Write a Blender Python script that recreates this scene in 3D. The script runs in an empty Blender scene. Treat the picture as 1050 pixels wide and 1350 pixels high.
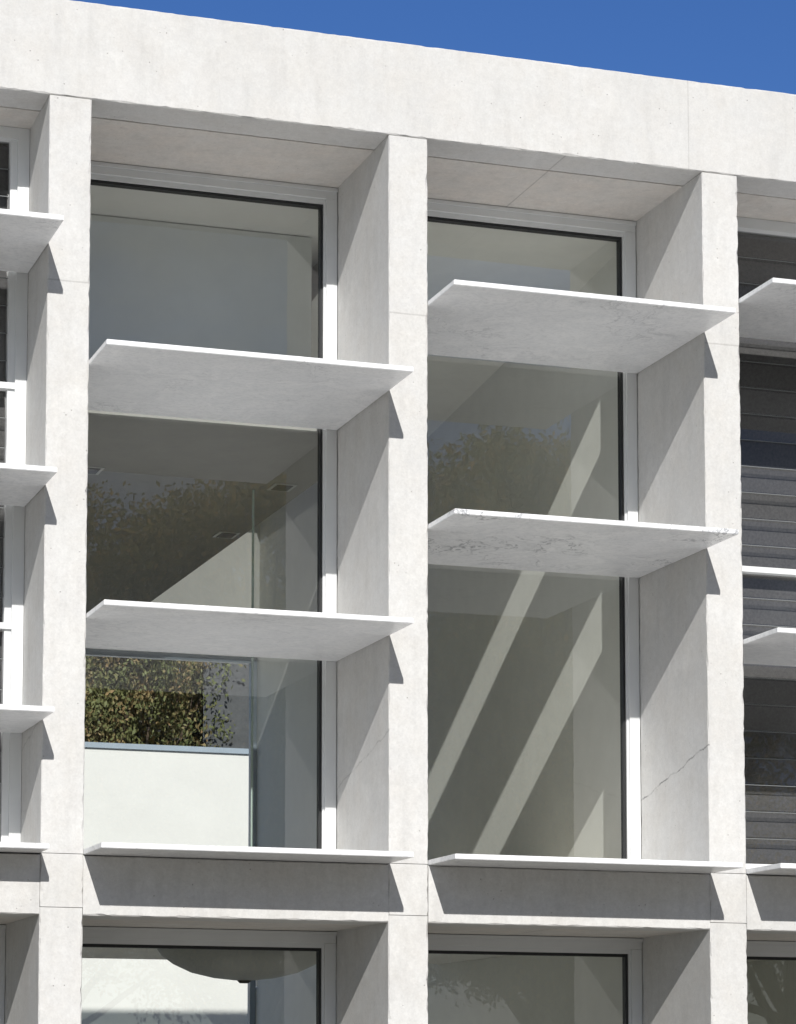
import bpy, bmesh, math, random
from mathutils import Vector, Matrix, noise
random.seed(7)
sc=bpy.context.scene
D=bpy.data
S=1.8; W=.2145; DP=.8703; P=.384; T=.027
ZT=3.8174; ZR=4.322; Z0=0.0; Z00=-.265; ZB=-.302; ZG=-3.7
YR=8.6
# ------------------------------------------------------------ camera (fitted)
yaw,pitch,roll=0.3115,0.0934,0.0021
cam=D.cameras.new("camera"); co=D.objects.new("camera",cam); sc.collection.objects.link(co); sc.camera=co
cy,sy=math.cos(yaw),math.sin(yaw); cp,sp=math.cos(pitch),math.sin(pitch)
fw=Vector((sy*cp,cy*cp,sp)); rt=Vector((cy,-sy,0)); up=rt.cross(fw)
cr,sr=math.cos(roll),math.sin(roll); r2=cr*rt+sr*up; u2=-sr*rt+cr*up
M=Matrix(((r2.x,u2.x,-fw.x,-2.5837),(r2.y,u2.y,-fw.y,-12.6648),(r2.z,u2.z,-fw.z,-1.1511),(0,0,0,1)))
co.matrix_world=M
cam.sensor_fit='HORIZONTAL'; cam.sensor_width=36; cam.lens=3485.63/1050*36
cam.shift_x=-(437.78-525)/1050; cam.shift_y=(1110.72-675)/1050
cam.clip_start=.1; cam.clip_end=3000
# ------------------------------------------------------------ light
SX,SY,SZ=.212,1.0,-.64
sd=Vector((SX,SY,SZ)).normalized()
sun=D.lights.new("sun",'SUN'); sun.energy=5.0; sun.angle=math.radians(.5); sun.color=(1,.975,.935)
so=D.objects.new("sun",sun); sc.collection.objects.link(so); so.rotation_euler=(-sd).to_track_quat('Z','Y').to_euler()
so.location=(-5,-20,20)
w=D.worlds.new("World"); sc.world=w; w.use_nodes=True
nt=w.node_tree; N=nt.nodes; L=nt.links
bg=N['Background']; sky=N.new('ShaderNodeTexSky'); sky.sky_type='NISHITA'; sky.sun_disc=False
sky.sun_elevation=math.asin(-sd.z); sky.sun_rotation=math.atan2(-sd.x,-sd.y)
sky.air_density=1.0; sky.dust_density=.1; sky.ozone_density=4.0; sky.altitude=300
hs=N.new('ShaderNodeHueSaturation'); hs.inputs['Hue'].default_value=.514; hs.inputs['Saturation'].default_value=1.22; hs.inputs['Value'].default_value=1.72
L.new(sky.outputs[0],hs.inputs['Color'])
tc=N.new('ShaderNodeTexCoord'); mp=N.new('ShaderNodeMapping'); mp.inputs['Scale'].default_value=(1.2,1.2,3.0)
cn=N.new('ShaderNodeTexNoise'); cn.inputs['Scale'].default_value=2.6; cn.inputs['Detail'].default_value=6; cn.inputs['Roughness'].default_value=.55
rp=N.new('ShaderNodeValToRGB'); rp.color_ramp.elements[0].position=.32; rp.color_ramp.elements[1].position=.60
sx=N.new('ShaderNodeSeparateXYZ'); mr=N.new('ShaderNodeMapRange'); mr.inputs['From Min'].default_value=.15; mr.inputs['From Max'].default_value=-.35
mm=N.new('ShaderNodeMath'); mm.operation='MULTIPLY'; mx=N.new('ShaderNodeMixRGB'); mx.inputs[2].default_value=(6.8,6.85,6.8,1)
L.new(tc.outputs['Generated'],mp.inputs[0]); L.new(mp.outputs[0],cn.inputs['Vector']); L.new(cn.outputs[0],rp.inputs[0])
L.new(tc.outputs['Generated'],sx.inputs[0]); L.new(sx.outputs['Y'],mr.inputs['Value'])
L.new(rp.outputs[0],mm.inputs[0]); L.new(mr.outputs[0],mm.inputs[1]); L.new(mm.outputs[0],mx.inputs[0])
L.new(hs.outputs[0],mx.inputs[1]); L.new(mx.outputs[0],bg.inputs[0]); bg.inputs[1].default_value=.058
sc.view_settings.view_transform='Standard'; sc.view_settings.look='None'; sc.view_settings.exposure=0
# ------------------------------------------------------------ material helpers
class MB:
    def __init__(s,name):
        s.m=D.materials.new(name); s.m.use_nodes=True; s.t=s.m.node_tree; s.b=s.t.nodes['Principled BSDF']
        g=s.t.nodes.new('ShaderNodeNewGeometry'); s.pos=g.outputs['Position']; s.nor=g.outputs['Normal']
    def n(s,k,**kw):
        x=s.t.nodes.new(k)
        for a,b in kw.items(): setattr(x,a,b)
        return x
    def l(s,a,b): s.t.links.new(a,b)
    def math(s,op,a,b=None,clamp=False):
        x=s.n('ShaderNodeMath',operation=op); x.use_clamp=clamp
        for i,v in enumerate((a,b)):
            if v is None: continue
            if isinstance(v,(int,float)): x.inputs[i].default_value=v
            else: s.l(v,x.inputs[i])
        return x.outputs[0]
    def noise(s,scale,detail=3,rough=.5,vec=None,stretch=None,dist=0):
        x=s.n('ShaderNodeTexNoise'); x.inputs['Scale'].default_value=scale; x.inputs['Detail'].default_value=detail
        x.inputs['Roughness'].default_value=rough; x.inputs['Distortion'].default_value=dist
        v=vec or s.pos
        if stretch:
            m=s.n('ShaderNodeMapping'); m.inputs['Scale'].default_value=stretch; s.l(v,m.inputs[0]); v=m.outputs[0]
        s.l(v,x.inputs['Vector']); return x.outputs[0]
    def rng(s,v,a,b,c=0,d=1):
        x=s.n('ShaderNodeMapRange'); x.inputs[1].default_value=a; x.inputs[2].default_value=b; x.inputs[3].default_value=c; x.inputs[4].default_value=d
        s.l(v,x.inputs[0]); return x.outputs[0]
    def mix(s,f,a,b,mode='MIX'):
        x=s.n('ShaderNodeMixRGB',blend_type=mode)
        for i,v in enumerate((f,a,b)):
            if isinstance(v,(int,float)): x.inputs[i].default_value=v if i==0 else (v,v,v,1)
            elif isinstance(v,tuple): x.inputs[i].default_value=(*v,1)
            else: s.l(v,x.inputs[i])
        return x.outputs[0]
    def bump(s,h,strength,dist):
        x=s.n('ShaderNodeBump'); x.inputs['Strength'].default_value=strength; x.inputs['Distance'].default_value=dist
        s.l(h,x.inputs['Height']); s.l(x.outputs[0],s.b.inputs['Normal'])
    def col(s,c,rough=.6,spec=.5):
        if isinstance(c,tuple): s.b.inputs['Base Color'].default_value=(*c,1)
        else: s.l(c,s.b.inputs['Base Color'])
        s.b.inputs['Roughness'].default_value=rough; s.b.inputs['Specular IOR Level'].default_value=spec
def concrete(name,c1,c2,warm,stain=.5):
    m=MB(name)
    big=m.noise(1.3,4,.6); med=m.noise(4.5,7,.68); fine=m.noise(90,3,.7); st=m.noise(3,4,.6,stretch=(4,4,.7)); fleck=m.noise(28,4,.7)
    c=m.mix(m.rng(big,.35,.65),c1,c2)
    c=m.mix(m.rng(med,.42,.66,0,.8),c,warm)
    c=m.mix(m.rng(st,.50,.74,0,stain*.45),c,tuple(x*.76 for x in c2))
    pale=m.noise(2.7,5,.6,stretch=(1,1,1.4)); c=m.mix(m.rng(pale,.58,.72,0,.4),c,tuple(min(.8,x*1.10) for x in c1))
    f=m.rng(fine,.3,.75,.92,1.04); c=m.mix(1.0,c,f,'MULTIPLY')
    f=m.rng(fleck,.3,.7,.93,1.04); c=m.mix(1.0,c,f,'MULTIPLY')
    vo=m.n('ShaderNodeTexVoronoi'); vo.inputs['Scale'].default_value=26; m.l(m.pos,vo.inputs['Vector'])
    pit=m.rng(vo.outputs['Distance'],.06,.11,1,0)
    pm=m.rng(m.noise(7,2,.5),.54,.60,0,1); pit=m.math('MULTIPLY',pit,pm)
    c=m.mix(m.math('MULTIPLY',pit,.55),c,(.16,.15,.14))
    sep=m.n('ShaderNodeSeparateXYZ'); m.l(m.pos,sep.inputs[0]); sn=m.n('ShaderNodeSeparateXYZ'); m.l(m.nor,sn.inputs[0])
    wob=m.math('MULTIPLY',m.math('SUBTRACT',m.noise(6,4,.65),.5),.07)
    lz=m.math('ADD',m.math('ADD',sep.outputs['Z'],m.math('MULTIPLY',sep.outputs['Y'],.24)),wob)
    d=m.math('ABSOLUTE',m.math('SUBTRACT',lz,.68))
    k=m.rng(d,.001,.007,1,0); side=m.math('LESS_THAN',sn.outputs['X'],-.7)
    k=m.math('MULTIPLY',k,side); xr=m.rng(sep.outputs['X'],1.9,3.5,.3,.8); k=m.math('MULTIPLY',k,xr)
    k=m.math('MULTIPLY',k,m.rng(m.noise(11,2,.5),.38,.55,.3,1))
    c=m.mix(k,c,(.12,.12,.12))
    front=m.math('LESS_THAN',sn.outputs['Y'],-.7)
    d2=m.math('ABSOLUTE',m.math('SUBTRACT',m.math('ADD',sep.outputs['Z'],m.math('MULTIPLY',wob,.08)),2.87))
    k2=m.math('MULTIPLY',m.rng(d2,.001,.006,.4,0),front); c=m.mix(k2,c,(.25,.24,.23))
    d4=m.math('ABSOLUTE',m.math('SUBTRACT',m.math('ADD',sep.outputs['X'],m.math('MULTIPLY',wob,.08)),3.52))
    k4=m.math('MULTIPLY',m.math('MULTIPLY',m.rng(d4,.001,.005,.3,0),front),m.math('GREATER_THAN',sep.outputs['Z'],ZT)); c=m.mix(k4,c,(.25,.24,.23))
    dj=m.rng(m.math('ABSOLUTE',m.math('SUBTRACT',m.math('ADD',sep.outputs['X'],m.math('MULTIPLY',wob,.06)),2.80)),.002,.006,.45,0)
    dj=m.math('MULTIPLY',dj,m.math('LESS_THAN',sn.outputs['Z'],-.7)); c=m.mix(dj,c,(.2,.19,.18))
    m.col(c,.82,.25)
    h=m.math('ADD',m.math('MULTIPLY',fine,.25),m.math('SUBTRACT',m.math('MULTIPLY',med,.6),m.math('MULTIPLY',pit,1.0)))
    m.bump(h,.45,.007)
    return m.m
M_con=concrete("pale_concrete",(.63,.625,.61),(.565,.56,.548),(.575,.56,.535),.65)
M_sof=concrete("soffit_concrete",(.66,.635,.60),(.56,.535,.505),(.64,.59,.54),.8)
def marble(name,vein,dens):
    m=MB(name)
    dn=m.n('ShaderNodeTexNoise'); dn.inputs['Scale'].default_value=2.2; dn.inputs['Detail'].default_value=5; m.l(m.pos,dn.inputs['Vector'])
    v=m.n('ShaderNodeVectorMath',operation='MULTIPLY_ADD'); m.l(dn.outputs['Color'],v.inputs[0]); v.inputs[1].default_value=(1.1,1.1,.3); m.l(m.pos,v.inputs[2])
    a=m.noise(2.0,5,.6,vec=v.outputs[0]); ve=m.rng(m.math('ABSOLUTE',m.math('SUBTRACT',a,.5)),0,.014,1,0)
    b=m.noise(4.5,6,.65,vec=v.outputs[0]); vb=m.rng(m.math('ABSOLUTE',m.math('SUBTRACT',b,.52)),0,.03,1,0)
    mask=m.rng(m.noise(1.7,2,.5),.42,.62,0,1)
    cloud=m.noise(9,6,.7,vec=v.outputs[0]); sp=m.noise(40,4,.7)
    c=m.mix(m.rng(cloud,.35,.7),(.88,.88,.88),(.74,.75,.76))
    c=m.mix(m.rng(sp,.48,.72,0,.4),c,(.50,.51,.52))
    c=m.mix(m.math('MULTIPLY',m.math('MULTIPLY',ve,mask),vein),c,(.22,.23,.25))
    c=m.mix(m.math('MULTIPLY',m.math('MULTIPLY',vb,mask),vein*.4),c,(.42,.43,.44))
    m.col(c,.35,.4); return m.m
M_mar=marble("white_marble",.35,1); M_mar2=marble("veined_marble",.9,1)
def plain(name,c,rough=.5,spec=.5,metal=0,var=.06,ns=5):
    m=MB(name); n=m.noise(ns,4,.6)
    cc=m.mix(m.rng(n,.3,.7),tuple(x*(1-var) for x in c),tuple(min(1,x*(1+var)) for x in c)); m.col(cc,rough,spec); m.b.inputs['Metallic'].default_value=metal; return m.m
M_frame=plain("white_aluminium",(.68,.69,.69),.35,.5,0,.03)
M_frame2=plain("grey_aluminium",(.40,.41,.40),.4,.5,0,.03)
M_gask=plain("black_gasket",(.012,.013,.014),.5)
M_plas=plain("interior_plaster",(.86,.87,.83),.8,.2,0,.03)
M_floor=plain("pale_timber_floor",(.62,.58,.50),.5,.4,0,.10,3)
M_plasd=plain("dark_grey_ceiling",(.28,.28,.265),.85,.2,0,.04)  # dark grey finish of the mezzanine slab
M_wall2=plain("grey_plaster",(.60,.62,.60),.85,.2,0,.05,2)
M_white=plain("white_render",(.82,.82,.80),.8,.2,0,.03,2)
M_gwall=plain("garden_wall_render",(.70,.70,.675),.8,.2,0,.04,1.2)
M_steel=plain("blue_steel",(.30,.36,.42),.4)
M_ledge=plain("dark_glass_edge",(.20,.21,.21),.3)
M_bark=plain("bark",(.12,.09,.07),.9,.1,0,.3,12)
def glass(name,tint,k,add,wav=.0012):
    m=MB(name); t=m.t; out=t.nodes['Material Output']; t.nodes.remove(m.b)
    tr=m.n('ShaderNodeBsdfTransparent'); tr.inputs[0].default_value=(*tint,1)
    gl=m.n('ShaderNodeBsdfGlossy'); gl.inputs['Roughness'].default_value=0.0; gl.inputs[0].default_value=(1,1,1,1)
    fr=m.n('ShaderNodeFresnel'); fr.inputs[0].default_value=1.5
    f=m.math('ADD',m.math('MULTIPLY',fr.outputs[0],k),add,True)
    bp=m.n('ShaderNodeBump'); bp.inputs['Strength'].default_value=1; bp.inputs['Distance'].default_value=wav
    m.l(m.noise(1.6,1,.4),bp.inputs['Height']); m.l(bp.outputs[0],gl.inputs['Normal'])
    mx=m.n('ShaderNodeMixShader'); m.l(f,mx.inputs[0]); m.l(tr.outputs[0],mx.inputs[1]); m.l(gl.outputs[0],mx.inputs[2]); m.l(mx.outputs[0],out.inputs[0])
    return m.m
M_glass=glass("window_glass",(.965,.975,.955),2.8,.0)
M_glass2=glass("louvre_glass",(.62,.63,.635),.9,.0)
M_glass3=glass("clear_glass",(.97,.98,.975),.8,.0)
def mesh_mat(name,c):
    m=MB(name); t=m.t; out=t.nodes['Material Output']
    m.col(c,.7,.3); tr=m.n('ShaderNodeBsdfTransparent'); mx=m.n('ShaderNodeMixShader')
    m.l(m.rng(m.noise(60,3,.7),.3,.7,.6,.85),mx.inputs[0]); m.l(tr.outputs[0],mx.inputs[1]); m.l(m.b.outputs[0],mx.inputs[2]); m.l(mx.outputs[0],out.inputs[0]); return m.m
M_screen=mesh_mat("insect_screen_mesh",(.24,.23,.225))
# ------------------------------------------------------------ geometry helpers
def link(o,parent=None):
    sc.collection.objects.link(o)
    if parent: o.parent=parent
    return o
def empty(name):
    e=D.objects.new(name,None); sc.collection.objects.link(e); return e
def from_bm(bm,name,mats,parent=None,smooth=False):
    bmesh.ops.recalc_face_normals(bm,faces=bm.faces[:])
    me=D.meshes.new(name); bm.to_mesh(me); bm.free()
    for m in (mats if isinstance(mats,list) else [mats]): me.materials.append(m)
    if smooth:
        for p in me.polygons: p.use_smooth=True
    return link(D.objects.new(name,me),parent)
def addbox(bm,x0,x1,y0,y1,z0,z1,mi=0):
    vs=[bm.verts.new((x,y,z)) for x in (x0,x1) for y in (y0,y1) for z in (z0,z1)]
    for f in ((0,1,3,2),(4,6,7,5),(0,4,5,1),(2,3,7,6),(0,2,6,4),(1,5,7,3)):
        fa=bm.faces.new([vs[i] for i in f]); fa.material_index=mi
def box(name,x0,x1,y0,y1,z0,z1,mat,parent=None,bev=0):
    bm=bmesh.new(); addbox(bm,x0,x1,y0,y1,z0,z1)
    if bev: bmesh.ops.bevel(bm,geom=bm.edges[:],offset=bev,segments=2,affect='EDGES')
    return from_bm(bm,name,mat,parent)
def quad(name,vs,mat,parent=None):
    bm=bmesh.new(); bm.faces.new([bm.verts.new(v) for v in vs]); return from_bm(bm,name,mat,parent)
def roughbox(name,axis,a0,a1,b0,b1,c0,c1,mat,parent,ch=.004,amp=.004,step=.025,seed=0):
    bm=bmesh.new(); n=max(2,int((a1-a0)/step)); rings=[]
    for i in range(n+1):
        a=a0+(a1-a0)*i/n; ring=[]
        for q,(b,c,sb,sc_) in enumerate(((b0,c0,1,1),(b1,c0,-1,1),(b1,c1,-1,-1),(b0,c1,1,-1))):
            nz=noise.noise(Vector((a*9+seed*13.1,q*7.7+seed,0))); n2=noise.noise(Vector((a*31+seed*3.1,q*3.7,5)))
            h=ch+amp*(max(0,nz)*1.6+max(0,n2)*1.2)
            h2=ch+amp*(max(0,noise.noise(Vector((a*14+seed*2.1,q*5.7,9))))*1.6+max(0,n2)*.8)
            wv=noise.noise(Vector((a*1.3,q*2.2+seed,3)))*.0015
            p1=(b+sb*wv,c+sc_*h); p2=(b+sb*h2,c+sc_*wv)
            if (sb*sc_)<0: p1,p2=p2,p1
            ring+= [p1,p2]
        vs=[]
        for (b,c) in ring:
            if axis=='Z': vs.append(bm.verts.new((b,c,a)))
            else: vs.append(bm.verts.new((a,b,c)))
        rings.append(vs)
    for r0,r1 in zip(rings,rings[1:]):
        for j in range(8):
            bm.faces.new((r0[j],r0[(j+1)%8],r1[(j+1)%8],r1[j]))
    bm.faces.new(rings[0]); bm.faces.new(rings[-1][::-1])
    return from_bm(bm,name,mat,parent)
# ------------------------------------------------------------ building
B=empty("concrete_apartment_building")
KMIN,KMAX=-4,7
xl=KMIN*S; xr=KMAX*S+W
for k in range(KMIN,KMAX+1):
    x=k*S
    for j,(za,zb) in enumerate(((ZG,-2.0),(-1.997,Z00-.002),(Z00+.001,Z0-.003),(Z0,ZT))):
        o=random.uniform(-.0015,.0015) if 0<=k<=2 else 0
        roughbox("column",'Z',za,zb,x+o,x+W+o,.003+random.uniform(0,.0015),DP-.002,M_con,B,.0035,.010,seed=k*5+j)
roughbox("roof_beam",'X',xl-.01,xr+.01,0,.25,ZT+.003,ZR,M_con,B,.004,.008,.03,seed=91)
bm=bmesh.new()
SK=(2.2,3.5,4.7,8.2)  # unseen skylight opening, added to brighten the rooms below
addbox(bm,xl,SK[0],.25,YR+.2,ZT,ZR-.06); addbox(bm,SK[1],xr,.25,YR+.2,ZT,ZR-.06); addbox(bm,SK[0],SK[1],.25,SK[2],ZT,ZR-.06); addbox(bm,SK[0],SK[1],SK[3],YR+.2,ZT,ZR-.06)
from_bm(bm,"roof_slab",M_sof,B)
quad("added_skylight_pane",((SK[0]-.01,SK[2]-.01,ZR-.04),(SK[1]+.01,SK[2]-.01,ZR-.04),(SK[1]+.01,SK[3]+.01,ZR-.04),(SK[0]-.01,SK[3]+.01,ZR-.04)),M_glass3,B)  # pane over the added roof opening
for k in range(KMIN,KMAX):
    a=k*S+W+.001; b=(k+1)*S-.001
    roughbox("floor_beam",'X',a,b,.007,.25,ZB,-.008,M_con,B,.004,.006,.03,seed=200+k)
    box("floor_soffit",a,b,.25,DP,ZB+.001,-.012,M_sof,B)
for x0,x1,y1 in ((xl,.1,YR+.2),(.1,2*S+.05,4.2),(2*S+.05,xr,YR+.2)):
    box("floor_slab",x0,x1,DP,y1,ZB+.02,-.014,M_floor,B)
    box("lower_ceiling",x0,x1,DP,y1,ZB+.001,ZB+.018,M_white,B)
def wy(k): return DP if k in (0,1) else (.50 if k==-1 else .60)
shelves={-1:[(3.045,P,0),(1.82,.30,0),(.65,.30,0),(-.002,.22,0)],0:[(2.4511,P,0),(1.1691,P,0),(-.0038,P,0)],
 1:[(2.9239,P,0),(1.7408,P,1),(-.0058,P,0)],2:[(3.11,P,0),(1.235,P,0),(-.002,P,0)]}
for k in range(KMIN,KMAX):
    for (z,p,vm) in shelves.get(k,shelves[(k+1)%2]):
        a=k*S+W+.002; b=(k+1)*S-.002
        box("marble_shelf",a,b,-p,wy(k)-.004,z,z+T,M_mar2 if vm else M_mar,B,.0025)
def win_fixed(x0,x1,z0,z1,y0=DP):
    bm=bmesh.new(); f=.062; y1=y0+.075
    addbox(bm,x1-f,x1,y0+.001,y1,z0,z1-f-.001); addbox(bm,x0,x0+f,y0+.001,y1,z0,z1-f-.001); addbox(bm,x0,x1,y0,y1,z1-f,z1); addbox(bm,x0+f,x1-f,y0,y1,z0,z0+f)
    addbox(bm,x0,x1,y0-.012,y0-.001,z1-.022,z1-.002)
    a0,a1,b0,b1=x0+f,x1-f,z0+f,z1-f; yb=y0+.018
    addbox(bm,a1-.012,a1,yb,y1,b0,b1,0); addbox(bm,a0,a0+.012,yb,y1,b0,b1,0); addbox(bm,a0+.012,a1-.012,yb,y1,b1-.026,b1,0)
    addbox(bm,a1-.026,a1-.012,yb+.012,y1,b0,b1-.026,1); addbox(bm,a0+.012,a0+.022,yb+.012,y1,b0,b1-.026,1); addbox(bm,a0+.022,a1-.026,yb+.012,y1,b1-.042,b1-.026,1)
    from_bm(bm,"window_frame",[M_frame,M_gask],B)
    yy=y0+.05
    quad("window_pane",((a0,yy,b0),(a1,yy,b0),(a1,yy,b1),(a0,yy,b1)),M_glass,B)
def win_louvre(x0,x1,z0,z1,trans,yw):
    bm=bmesh.new(); f=.06; y0=yw+.002; y1=yw+.085
    addbox(bm,x1-f,x1,y0,y1,z0,z1); addbox(bm,x0,x0+f,y0,y1,z0,z1); addbox(bm,x0+f,x1-f,y0+.002,y1,z1-f,z1); addbox(bm,x0+f,x1-f,y0+.002,y1,z0,z0+f)
    addbox(bm,x1-f-.035,x1-f,y0+.02,y1,z0+f,z1-f); addbox(bm,x0+f,x0+f+.035,y0+.02,y1,z0+f,z1-f)
    for t in trans: addbox(bm,x0+f,x1-f,y0+.004,y1-.01,t-.016,t+.016)
    from_bm(bm,"window_frame",[M_frame],B)
    zs=[z0+f]+sorted(trans)+[z1-f]; bm=bmesh.new(); bs=bmesh.new()
    for za,zb in zip(zs,zs[1:]):
        n=max(1,round((zb-za)/.15)); h=(zb-za)/n
        for i in range(n):
            zc=za+h*(i+.5); t=math.radians(84+random.uniform(-1,1)); hl=h*.54; dy=math.cos(t)*hl; dz=math.sin(t)*hl; yc=y0+.055
            a=x0+f+.036; b=x1-f-.036
            vs=[(a,yc-dy,zc-dz),(b,yc-dy,zc-dz),(b,yc+dy,zc+dz),(a,yc+dy,zc+dz)]
            bm.faces.new([bm.verts.new(v) for v in vs])
            addbox(bs,a,b,yc-dy-.002,yc-dy+.002,zc-dz-.002,zc-dz+.001)
    from_bm(bm,"louvre_blades",M_glass2,B); from_bm(bs,"louvre_blade_edges",M_ledge,B)
    yy=y1+.035
    quad("insect_screen",((x0+f,yy,z0+f),(x1-f,yy,z0+f),(x1-f,yy,z1-f),(x0+f,yy,z1-f)),M_screen,B)
for k in range(KMIN,KMAX):
    a=k*S+W; b=(k+1)*S
    if k in (0,1): win_fixed(a+.001,b-.001,.03,ZT-.002)
    elif k==-1: win_louvre(a+.001,b-.001,.03,ZT-.002,[1.2,2.45],wy(k))
    elif k==2: win_louvre(a+.001,b-.001,.05,ZT-.002,[1.78],wy(k))
    else: win_louvre(a+.001,b-.001,.05,ZT-.002,[1.2,2.5],wy(k))
    win_fixed(a+.001,b-.001,ZG+.05,ZB-.001)
for k in range(KMIN,KMAX+1):
    x=k*S
    if k!=1:
        box("party_wall",x+.012,x+W-.012,DP,YR,-.013,ZT-.001,M_plas,B)
        box("party_wall",x+.012,x+W-.012,DP,YR,ZG,ZB,M_plas,B)
        if k in (0,2): box("party_wall",x+.013,x+W-.013,4.21,YR,ZB,-.013,M_plas,B)
box("window_pier",S+.012,S+W-.012,DP,DP+.09,-.013,ZT-.001,M_plas,B)
box("window_pier",S+.012,S+W-.012,DP,DP+.09,ZG,ZB,M_plas,B)
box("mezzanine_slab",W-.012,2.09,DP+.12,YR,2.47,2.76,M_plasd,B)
box("upper_wall",W-.012,1.90,DP+.80,DP+.9,2.76,ZT-.02,M_wall2,B)
quad("upper_ceiling",((W-.012,DP+.08,ZT-.012),(2.08,DP+.08,ZT-.012),(2.08,5,ZT-.012),(W-.012,5,ZT-.012)),M_white,B)
quad("sloping_ceiling",((2.09,DP+.09,3.74),(2*S+.012,DP+.09,3.74),(2*S+.012,4.65,3.74-.10*(4.65-DP-.09)),(2.09,4.65,3.74-.10*(4.65-DP-.09))),M_plas,B)
def rear(x0,x1,z0,z1,n="rear_wall"): box(n,x0,x1,YR,YR+.2,z0,z1,M_plas,B)
rear(xl,W,-.013,ZT-.001); rear(2*S+.012,xr,-.013,ZT-.001); rear(W,2*S+.012,2.5,ZT-.001)
rear(xl,W,ZG,ZB); rear(2*S+.012,xr,ZG,ZB)
bm=bmesh.new()
for (a,b) in ((W,W+.05),(1.2,1.25),(3.56,3.61)): addbox(bm,a,b,YR+.05,YR+.12,ZG,2.5)
addbox(bm,W+.05,1.2,YR+.052,YR+.118,2.45,2.499); addbox(bm,1.25,3.56,YR+.052,YR+.118,2.45,2.499)
from_bm(bm,"rear_window_frame",M_steel,B)
quad("rear_window_pane",((W,YR+.08,ZG),(2*S,YR+.08,ZG),(2*S,YR+.08,2.5),(W,YR+.08,2.5)),M_glass3,B)
quad("glass_screen",((S-.02,DP+.1,0),(S-.02,2.45,0),(S-.02,2.45,2.46),(S-.02,DP+.1,2.46)),M_glass3,B)
box("glass_screen_edge",S-.026,S-.014,2.45,2.462,-.01,2.465,plain("glass_edge",(.45,.55,.52),.2),B)
def downlight(x,y,z):
    bm=bmesh.new()
    addbox(bm,x-.07,x+.07,y-.09,y+.09,z-.005,z-.001,0); addbox(bm,x-.05,x+.05,y-.07,y+.07,z-.008,z-.0055,1)
    from_bm(bm,"recessed_downlight",[M_frame2,M_gask],B)
downlight(1.93,2.35,2.47); downlight(1.98,3.78,2.47); downlight(.73,2.28,2.47)
def pendant(x,y,z,R):
    e=empty("bowl_pendant_lamp"); bm=bmesh.new(); n=48; prof=[(R,.0),(R*.93,-.06),(R*.8,-.115),(R*.6,-.17),(R*.35,-.205),(R*.12,-.22),(.03,-.222)]
    rings=[]
    for r,h in prof:
        rings.append([bm.verts.new((x+r*math.cos(t*2*math.pi/n),y+r*math.sin(t*2*math.pi/n),z+h*.85)) for t in range(n)])
    for a,b in zip(rings,rings[1:]):
        for i in range(n): bm.faces.new((a[i],a[(i+1)%n],b[(i+1)%n],b[i]))
    bm.faces.new(rings[-1]); from_bm(bm,"bowl",M_frame2,e,True)
    bm=bmesh.new(); bmesh.ops.create_cone(bm,cap_ends=True,segments=24,radius1=.025,radius2=.04,depth=.014,matrix=Matrix.Translation((x,y,z-.197))); from_bm(bm,"finial",M_gask,e)
    bm=bmesh.new(); bmesh.ops.create_cone(bm,cap_ends=True,segments=12,radius1=.012,radius2=.012,depth=.2,matrix=Matrix.Translation((x,y,z-.06))); from_bm(bm,"stem",M_frame2,e)
pendant(1.50,1.62,ZB-.05,.50)
# ------------------------------------------------------------ site
def sheet(name,x0,x1,y0,y1,z,mat): return quad(name,((x0,y0,z),(x1,y0,z),(x1,y1,z),(x0,y1,z)),mat)
def groundmat(name,a,b,sc1,rough=.9):
    m=MB(name); n=m.noise(sc1,6,.65); n2=m.noise(sc1*12,3,.6); c=m.mix(m.rng(n,.3,.7),a,b); c=m.mix(1,c,m.rng(n2,.3,.7,.85,1.1),'MULTIPLY'); m.col(c,rough,.2); m.bump(n2,.4,.01); return m.m
sheet("ground",-1000,1000,-1000,1000,ZG,groundmat("grass_ground",(.07,.09,.035),(.11,.12,.05),.3))
sheet("bounce_paving",-30,40,-16,0,ZG+.004,groundmat("pale_paving",(.30,.285,.26),(.24,.23,.21),1.2))  # unseen pale sheet, added to bounce light up at the facade
sheet("road",-200,200,-28,-20,ZG+.004,groundmat("asphalt",(.05,.05,.052),(.065,.064,.062),.8))
mpv=groundmat("pavement_concrete",(.36,.35,.33),(.30,.29,.28),1.0)
for ya,yb in ((-20,-16.2),(-31,-28)): box("pavement",-200,200,ya,yb,ZG,ZG+.12,mpv)
bm=bmesh.new()
for i in range(-30,30): addbox(bm,i*6,i*6+3,-24.06,-23.94,ZG+.006,ZG+.008)
from_bm(bm,"road_markings",M_white)
YW=15.9
sheet("rear_terrace",-8,14,DP+.1,YW,ZG+.006,groundmat("terrace_paving",(.50,.48,.44),(.44,.43,.40),1.2))
gw=empty("garden_wall"); box("wall_body",-8,16,YW,YW+.15,ZG,2.63,M_gwall,gw); box("coping",-8,16,YW-.03,YW+.18,2.63,2.69,M_steel,gw)
H=empty("neighbouring_house"); H.location=(6.08,19.6,0); H.rotation_euler[2]=math.radians(-15.5)
box("walls",0,6.5,0,8,-3.7,5.6,groundmat("grey_render",(.10,.105,.11),(.08,.085,.09),.8),H)
bm=bmesh.new(); v=[bm.verts.new(p) for p in ((-.08,-.3,5.6),(6.8,-.3,5.6),(6.8,8.3,5.6),(-.08,8.3,5.6),(2.2,4,7.6),(4.6,4,7.6))]
for f in ((0,1,5,4),(1,2,5),(2,3,4,5),(3,0,4),(3,2,1,0)): bm.faces.new([v[i] for i in f])
from_bm(bm,"hip_roof",plain("roof_tiles",(.16,.12,.1),.8),H)
bm=bmesh.new(); addbox(bm,1.6,2.9,-.03,-.005,2.6,4); addbox(bm,4,5.4,-.03,-.005,2.6,4); from_bm(bm,"windows",M_gask,H)
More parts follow.
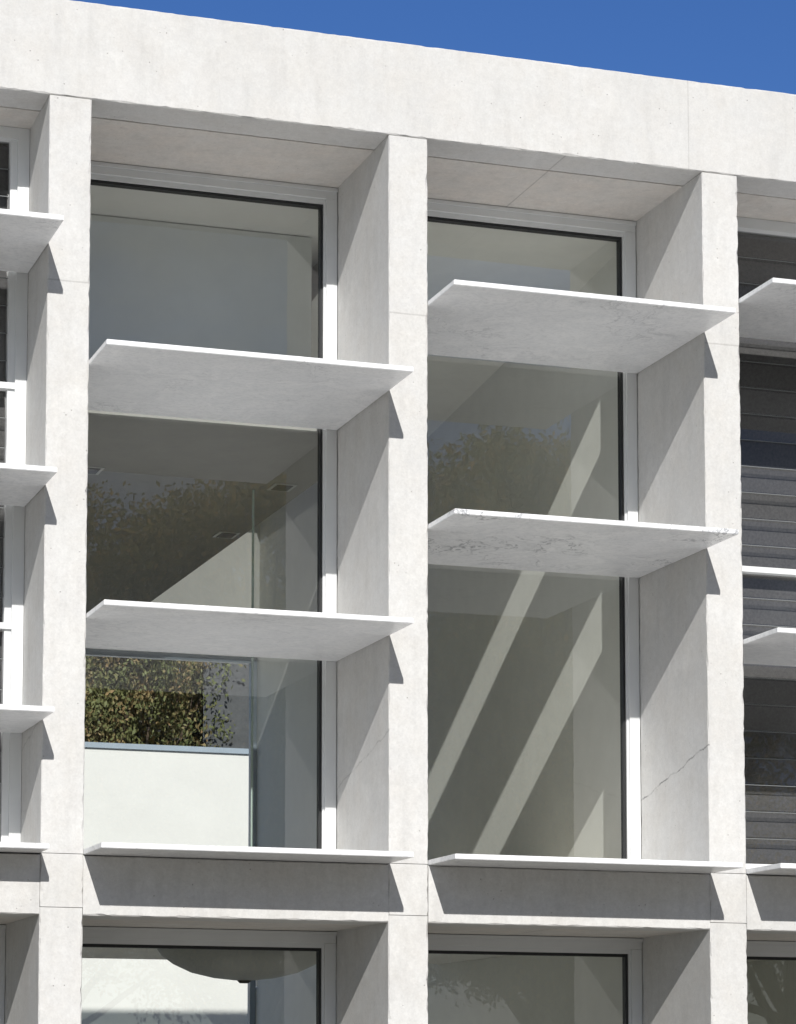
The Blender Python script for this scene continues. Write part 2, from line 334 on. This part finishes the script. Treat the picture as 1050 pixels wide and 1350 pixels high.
# ------------------------------------------------------------ trees
def leafmat(name,a,b,c3,tr_):
    m=MB(name); n=m.noise(.9,3,.6); n2=m.noise(2.5,3,.6)
    c=m.mix(m.rng(n,.35,.65),a,b); c=m.mix(m.rng(n2,.48,.64,0,.85),c,c3); m.col(c,.6,.25)
    if tr_:
        tl=m.n('ShaderNodeBsdfTranslucent'); m.l(c,tl.inputs[0]); mx=m.n('ShaderNodeMixShader'); mx.inputs[0].default_value=tr_
        m.l(m.b.outputs[0],mx.inputs[1]); m.l(tl.outputs[0],mx.inputs[2]); m.l(mx.outputs[0],m.t.nodes['Material Output'].inputs[0])
    return m.m
L1=leafmat("gum_leaves",(.10,.12,.045),(.16,.17,.07),(.28,.18,.09),0); L2=leafmat("autumn_leaves",(.14,.15,.05),(.24,.21,.07),(.48,.30,.10),.6)
def tree_mesh(seed,h,r,nleaf,ls,mat,ncl=34):
    rnd=random.Random(seed); bm=bmesh.new()
    def limb(p,q,r0,r1,seg=5):
        d=(q-p); ax=d.normalized(); u=ax.orthogonal().normalized(); v=ax.cross(u); prev=None
        for i in range(seg+1):
            t=i/seg; c=p+d*t+Vector((rnd.uniform(-1,1),rnd.uniform(-1,1),0))*r0*.5*(0<i<seg); rr=r0+(r1-r0)*t
            ring=[bm.verts.new(c+(u*math.cos(a*math.pi/4)+v*math.sin(a*math.pi/4))*rr) for a in range(8)]
            if prev:
                for j in range(8): bm.faces.new((prev[j],prev[(j+1)%8],ring[(j+1)%8],ring[j]))
            prev=ring
    top=Vector((rnd.uniform(-.5,.5),rnd.uniform(-.5,.5),h*.55)); limb(Vector((0,0,-.2)),top,h*.018,h*.01)
    clumps=[]
    for i in range(ncl):
        t=rnd.uniform(.25,1); p=Vector((top.x*t,top.y*t,h*.55*t)); a=rnd.uniform(0,2*math.pi); rr=r*math.sqrt(rnd.uniform(.03,1))
        zz=h*(.30+.65*rnd.random()*math.sqrt(max(0,1-(rr/r)**2*.75)))
        q=Vector((math.cos(a)*rr,math.sin(a)*rr,max(zz,p.z+.3))); limb(p,q,h*.006*(1.2-t*.5),h*.0012,4); clumps.append((q,r*rnd.uniform(.16,.30)))
        for j in range(3):
            q2=q+Vector((rnd.uniform(-1,1),rnd.uniform(-1,1),rnd.uniform(-.8,.8)))*r*.22; clumps.append((q2,r*rnd.uniform(.09,.2)))
    wts=[c[1]**2 for c in clumps]; picks=rnd.choices(clumps,weights=wts,k=nleaf)
    for c,cr_ in picks:
        d=Vector((rnd.gauss(0,1),rnd.gauss(0,1),rnd.gauss(0,1))); 
        if d.length>1.7: d*=1.7*rnd.random()**.4/d.length
        d*=cr_*.58; d.z*=.75
        p=c+d; a=Vector((rnd.gauss(0,1),rnd.gauss(0,1),rnd.gauss(0,1)-.5)).normalized(); b=a.orthogonal().normalized(); b=Matrix.Rotation(rnd.uniform(0,6.28),3,a)@b
        s=ls*rnd.uniform(.6,1.3)
        f=bm.faces.new([bm.verts.new(p),bm.verts.new(p+a*s*.5+b*s*.25),bm.verts.new(p+a*s),bm.verts.new(p+a*s*.5-b*s*.25)]); f.material_index=1
    me=D.meshes.new("tree"); bm.to_mesh(me); bm.free(); me.materials.append(M_bark); me.materials.append(mat); return me
ta=[tree_mesh(i,14,4.8,75000,.12,L2,60) for i in range(2)]
tb=[tree_mesh(10+i,10,3.4,150000,.07,L1,90) for i in range(2)]
i=0
for x,y,s in ((1,-40,.95),(7,-40,1.1),(13.5,-41,1.22),(20,-39,1.3),(26.5,-41,1.4),(33,-39,1.3),(40,-42,1.2),(-8,-41,1),(17,-52,1.4),(10,-50,1.35),(24,-50,1.5)):
    o=link(D.objects.new("street_tree",ta[i%2])); o.location=(x,y,ZG); o.scale=(s,s,s); o.rotation_euler[2]=i*1.3; i+=1
for x,y,s,sz in ((5.0,21.8,.82,1.15),(3.2,22.2,.9,1.1),(6.1,25.2,.7,1.3),(-2,24,1.0,1),(13,33,1.0,1),(1.0,26,1.2,1.2),(4.6,27,1.2,1.5),(9.5,38,1.6,1.6)):
    o=link(D.objects.new("gum_tree",tb[i%2])); o.location=(x,y,ZG); o.scale=(s,s,sz); o.rotation_euler[2]=i*1.7; i+=1
